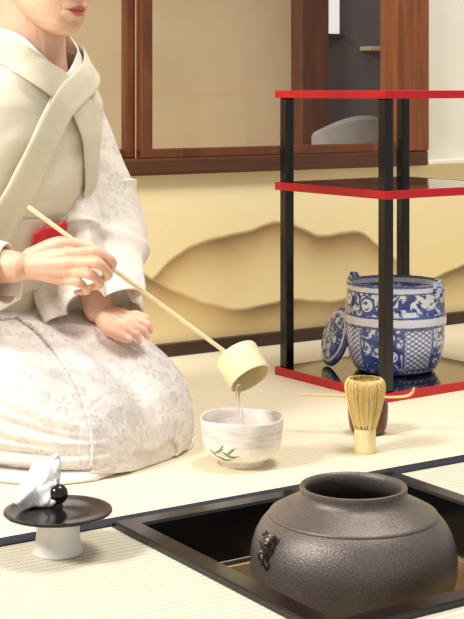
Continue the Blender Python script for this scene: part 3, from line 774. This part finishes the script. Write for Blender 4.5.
for s in (-1, 1):   # folded legs, inside the skirt
    stube(B, [Pv+f*.0+l*(s*.07)+up*.12, Pv+f*.18+l*(s*.07)+up*.105, Pv+f*.30+l*(s*.07)+up*.075], [.058, .050, .038], 6, 20)
    stube(B, [Pv+f*.30+l*(s*.07)+up*.06, Pv+f*.1+l*(s*.07)+up*.05, Pv-f*.08+l*(s*.065)+up*.045], [.040, .040, .032], 6, 16)
# arms
shL = W(66, 106, 2.27); elL = W(88, 245, 2.25); wrL = W(98, 310, 2.170)
shR = Pv+f*.155-l*.13+up*.48; elR = W(-110, 258, 2.09); wrR = W(16, 267, 1.995)
stube(B, [Pv+f*.16+l*.06+up*.475, shL, (shL+elL)/2, elL], [.040, .038, .036, .033], 5, 18)
stube(B, [elL, (elL*.6+wrL*.4), wrL], [.033, .033, .0205], 6, 18)
stube(B, [Pv+f*.155-l*.06+up*.475, shR, (shR+elR)/2, elR], [.040, .040, .038, .034], 5, 18)
stube(B, [elR, elR.lerp(wrR, .35), wrR], [.034, .034, .0215], 6, 18)
nails = []; blush = []
def hand(wr, mcps, fingers, thumb, side, K=1.0):
    for i, (m_, fg) in enumerate(zip(mcps, fingers)):
        stube(B, [wr.lerp(m_, -.05), wr.lerp(m_, .5), m_], [.0140*K, .0116*K, .0095*K], 5, 14)
        sc = (1, 1.03, 1, .88)[i]*K
        P = [wr.lerp(m_, .93), m_, fg[0], fg[1], fg[2]]; k = 8; Q = crom(P, k)
        R = np.interp(np.arange(len(Q))/k, [0, 1, 1.5, 2, 2.5, 3, 3.5, 4], [.0085, .0091, .0068, .0079, .0061, .0067, .0057, .0043])*sc
        B.tube(Q, list(R), 14)
        blush.append((m_, .010)); blush.append((fg[0], .008)); blush.append((fg[2], .008))
        d = (fg[2]-fg[1]).normalized(); v = fg[1]-(fg[0]+fg[2])*.5; v = (v-d*v.dot(d)); v = v if v.length > 1e-5 else side.copy()
        v = (v.normalized()+side*.6); v = (v-d*v.dot(d)).normalized(); nails.append((fg[2], d, v, .0055*sc))
    Q = crom(thumb, 8); R = np.interp(np.arange(len(Q))/8, [0, 1, 1.5, 2, 2.5, 3], [.0135, .0108, .0082, .0090, .0080, .0060])*K; B.tube(Q, list(R), 14)
    d = (thumb[3]-thumb[2]).normalized(); v = side-d*side.dot(d); nails.append((thumb[3], d, v.normalized(), .0064*K))
# right hand closed round the handle: knuckles towards the viewer, finger ends tucked back under it, thumb along the top
mc = [W(72, 253.5, 1.990), W(75, 263, 1.983), W(71, 272, 1.985), W(63, 279, 1.992)]
fg = [[W(95, 251, 1.974), W(112, 261.5, 1.981), W(109, 272.5, 1.999)],
      [W(97, 263, 1.966), W(108.5, 274.5, 1.979), W(98, 281, 2.003)],
      [W(90, 274.5, 1.968), W(99.5, 284, 1.984), W(88, 288, 2.009)],
      [W(79, 283, 1.976), W(87, 290.5, 1.993), W(76, 292.5, 2.014)]]
th = [W(30, 257, 2.006), W(60, 243.5, 2.004), W(88, 247, 2.004), W(112, 264.5, 2.004)]
hand(wrR, mc, fg, th, Vector((.2, -.7, .5)).normalized(), .95)
# left hand resting on the lap, relaxed, fingers lying to the right and tucked at the ends
LS = .84
def on(px, py, Y, r):
    px = 103+(px-5-98)*LS; py = 317+(py-310)*LS; Y = 2.161+(Y-2.165)*LS
    p = W(px, py, Y); p.z = max(p.z, lapz(p)+.004+r*.85); return p
mcl = [on(114, 320, 2.130, .014), on(121, 316.5, 2.142, .016), on(126, 312, 2.155, .015), on(129, 307, 2.168, .012)]
fgl = [[on(129, 324, 2.112, .019), on(142, 331, 2.102, .012), on(147, 339, 2.100, .005)],
       [on(137, 319, 2.122, .020), on(151, 325.5, 2.112, .012), on(156, 334, 2.110, .005)],
       [on(142, 313, 2.136, .018), on(156, 319, 2.127, .011), on(160, 327, 2.125, .005)],
       [on(143, 307, 2.152, .014), on(154, 311, 2.144, .008), on(158, 318, 2.142, .005)]]
thl = [on(103, 313, 2.160, .013), on(110, 325, 2.122, .011), on(122, 332, 2.102, .010), on(134, 337, 2.092, .007)]
hand(wrL, mcl, fgl, thl, Vector((.2, -.5, .8)).normalized(), .92)
tmp = bpy.data.objects.new('tmp', mesh_of('tmp', B.V, B.F)); C.objects.link(tmp)
md = tmp.modifiers.new('r', 'REMESH'); md.mode = 'VOXEL'; md.voxel_size = .0014; md.use_smooth_shade = True
ms = tmp.modifiers.new('s', 'SMOOTH'); ms.factor = .5; ms.iterations = 2
dg = bpy.context.evaluated_depsgraph_get(); me = bpy.data.meshes.new_from_object(tmp.evaluated_get(dg))
bpy.data.objects.remove(tmp)
nv = len(me.vertices); X = np.empty(nv*3, np.float32); me.vertices.foreach_get('co', X); X = X.reshape(-1, 3).astype(float)
D = X-np.array(HC); hx = D@np.array(hF); hy = D@np.array(hL); hz = D@np.array(hU)
front = (hx > .045) & (np.abs(hy) < .06) & (hz > -.125) & (hz < .12)
g = lambda q, s: np.exp(-(q/s)**2)
wl = np.clip(1-(hy/.025)**2, 0, 1)
disp = (.0045*g(hz+.0685, .005)*wl+.0052*g(hz+.0798, .0055)*wl-.0032*g(hz+.0742, .0017)*wl-.0025*g(hz+.091, .006)*wl
        - .004*g(hz-.008, .012)*(g(hy-.031, .016)+g(hy+.031, .016))+.003*g(hz+.105, .01)*g(hy, .02))
disp = np.where(front, disp, 0)
X += disp[:, None]*np.array(hF)
lh = .0100*np.clip(1-(np.abs(hy)/.0205)**1.7, 0, 1)
lip = np.where(front, np.clip((lh-np.abs(hz+.0744))/.003, 0, 1), 0)*.85
eye = np.zeros(nv)
for s in (-1, 1):
    q = ((hy-s*.031)/.014)**2+((hz-.008)/.0045)**2
    eye = np.maximum(eye, np.where(front, np.clip((1-q)*3, 0, 1), 0)*.9)
    eye = np.maximum(eye, np.where(front, np.clip(1-np.abs(hz-.030-.004*g(hy-s*.03, .012))/.003, 0, 1)*(np.abs(hy-s*.032) < .019), 0)*.7)
nail = np.zeros(nv); bl = np.zeros(nv)
for c, d, v, r in nails:
    E = X-np.array(c); du = E@np.array(d); dv = E@np.array(v); w2 = np.cross(np.array(d), np.array(v)); dw = E@w2
    q = ((du-.0005)/.0062)**4+(dw/(r*.82))**4
    nail = np.maximum(nail, np.where((dv > r*.25) & (dv < .013), np.clip((1-q)*2.5, 0, 1), 0)*.85)
for c, r in blush:
    bl = np.maximum(bl, np.exp(-np.sum((X-np.array(c))**2, axis=1)/(r*r))*.8)
for s in (-1, 1):
    bl = np.maximum(bl, .45*np.exp(-(((hy-s*.042)/.02)**2+((hz+.035)/.02)**2))*(hx > .02))
X -= np.array(Pv)
me.vertices.foreach_set('co', X.astype(np.float32).ravel())
for nm, arr in (('lip', lip), ('eye', eye), ('nail', nail), ('blush', bl)):
    at = me.attributes.new(nm, 'FLOAT', 'POINT'); at.data.foreach_set('value', arr.astype(np.float32))
me.name = 'body'; me.materials.clear(); me.update()
link('body', me, M['skin'], per)
# hair: swept back cap reaching down behind the jaw to the nape, and a low bun
V = []; Fc = []; hs_ = list(np.linspace(-.105, .111, 46)); n = 64
for h in hs_:
    if h < -.03:
        q = (-.03-h)/.075; c_, L_, w_ = 0-.024*q, .091-.034*q, .0695-.0135*q
        V += [hp_(c_+L_*math.cos(a), w_*math.sin(a), h) for a in [2*PI*j/n for j in range(n)]]
    else: V += hring(h, 1.07, n)
for i in range(len(hs_)-1):
    for j in range(n):
        a = 2*PI*(j+.5)/n; ca = math.cos(a); h = hs_[i]
        if ca > -.10 and h < .02+.06*max(0, min(1, ca+.3)): continue
        if h < -.02 and ca > -.12-(-.02-h)*4.5: continue
        k = (j+1) % n; Fc.append((i*n+j, i*n+k, (i+1)*n+k, (i+1)*n+j))
Fc.append(tuple((len(hs_)-1)*n+j for j in range(n)))
mb = MB().add(V, Fc)
bz_ = bmesh.new(); bmesh.ops.create_icosphere(bz_, subdivisions=4, radius=1)
mb.add([hp_(-.104+v.co.x*.040, v.co.y*.052, -.030+v.co.z*.052) for v in bz_.verts], [tuple(v.index for v in q.verts) for q in bz_.faces]); bz_.free()
mb.build('hair', M['hair'], per, off=Pv)

# ------------------------------------------------------------------ light
w = bpy.data.worlds.new('world'); bpy.context.scene.world = w; w.use_nodes = True
bg = w.node_tree.nodes['Background']; bg.inputs[0].default_value = (1, .98, .955, 1); bg.inputs[1].default_value = .46
def area(name, loc, tgt, size, e, col):
    L = bpy.data.lights.new(name, 'AREA'); L.shape = 'SQUARE'; L.size = size; L.energy = e; L.color = col
    o = bpy.data.objects.new(name, L); C.objects.link(o); o.location = loc
    o.rotation_euler = (Vector(tgt)-Vector(loc)).to_track_quat('-Z', 'Y').to_euler()
area('window_light', (-1.75, .75, 1.9), (0.05, 2.1, .1), .6, 76, (1, .98, .95))  # added key from the upper left, raking across the folds; no window there
area('ceiling_light', (.5, 2.0, 2.3), (.2, 2.1, 0), .7, 36, (1, .965, .905))
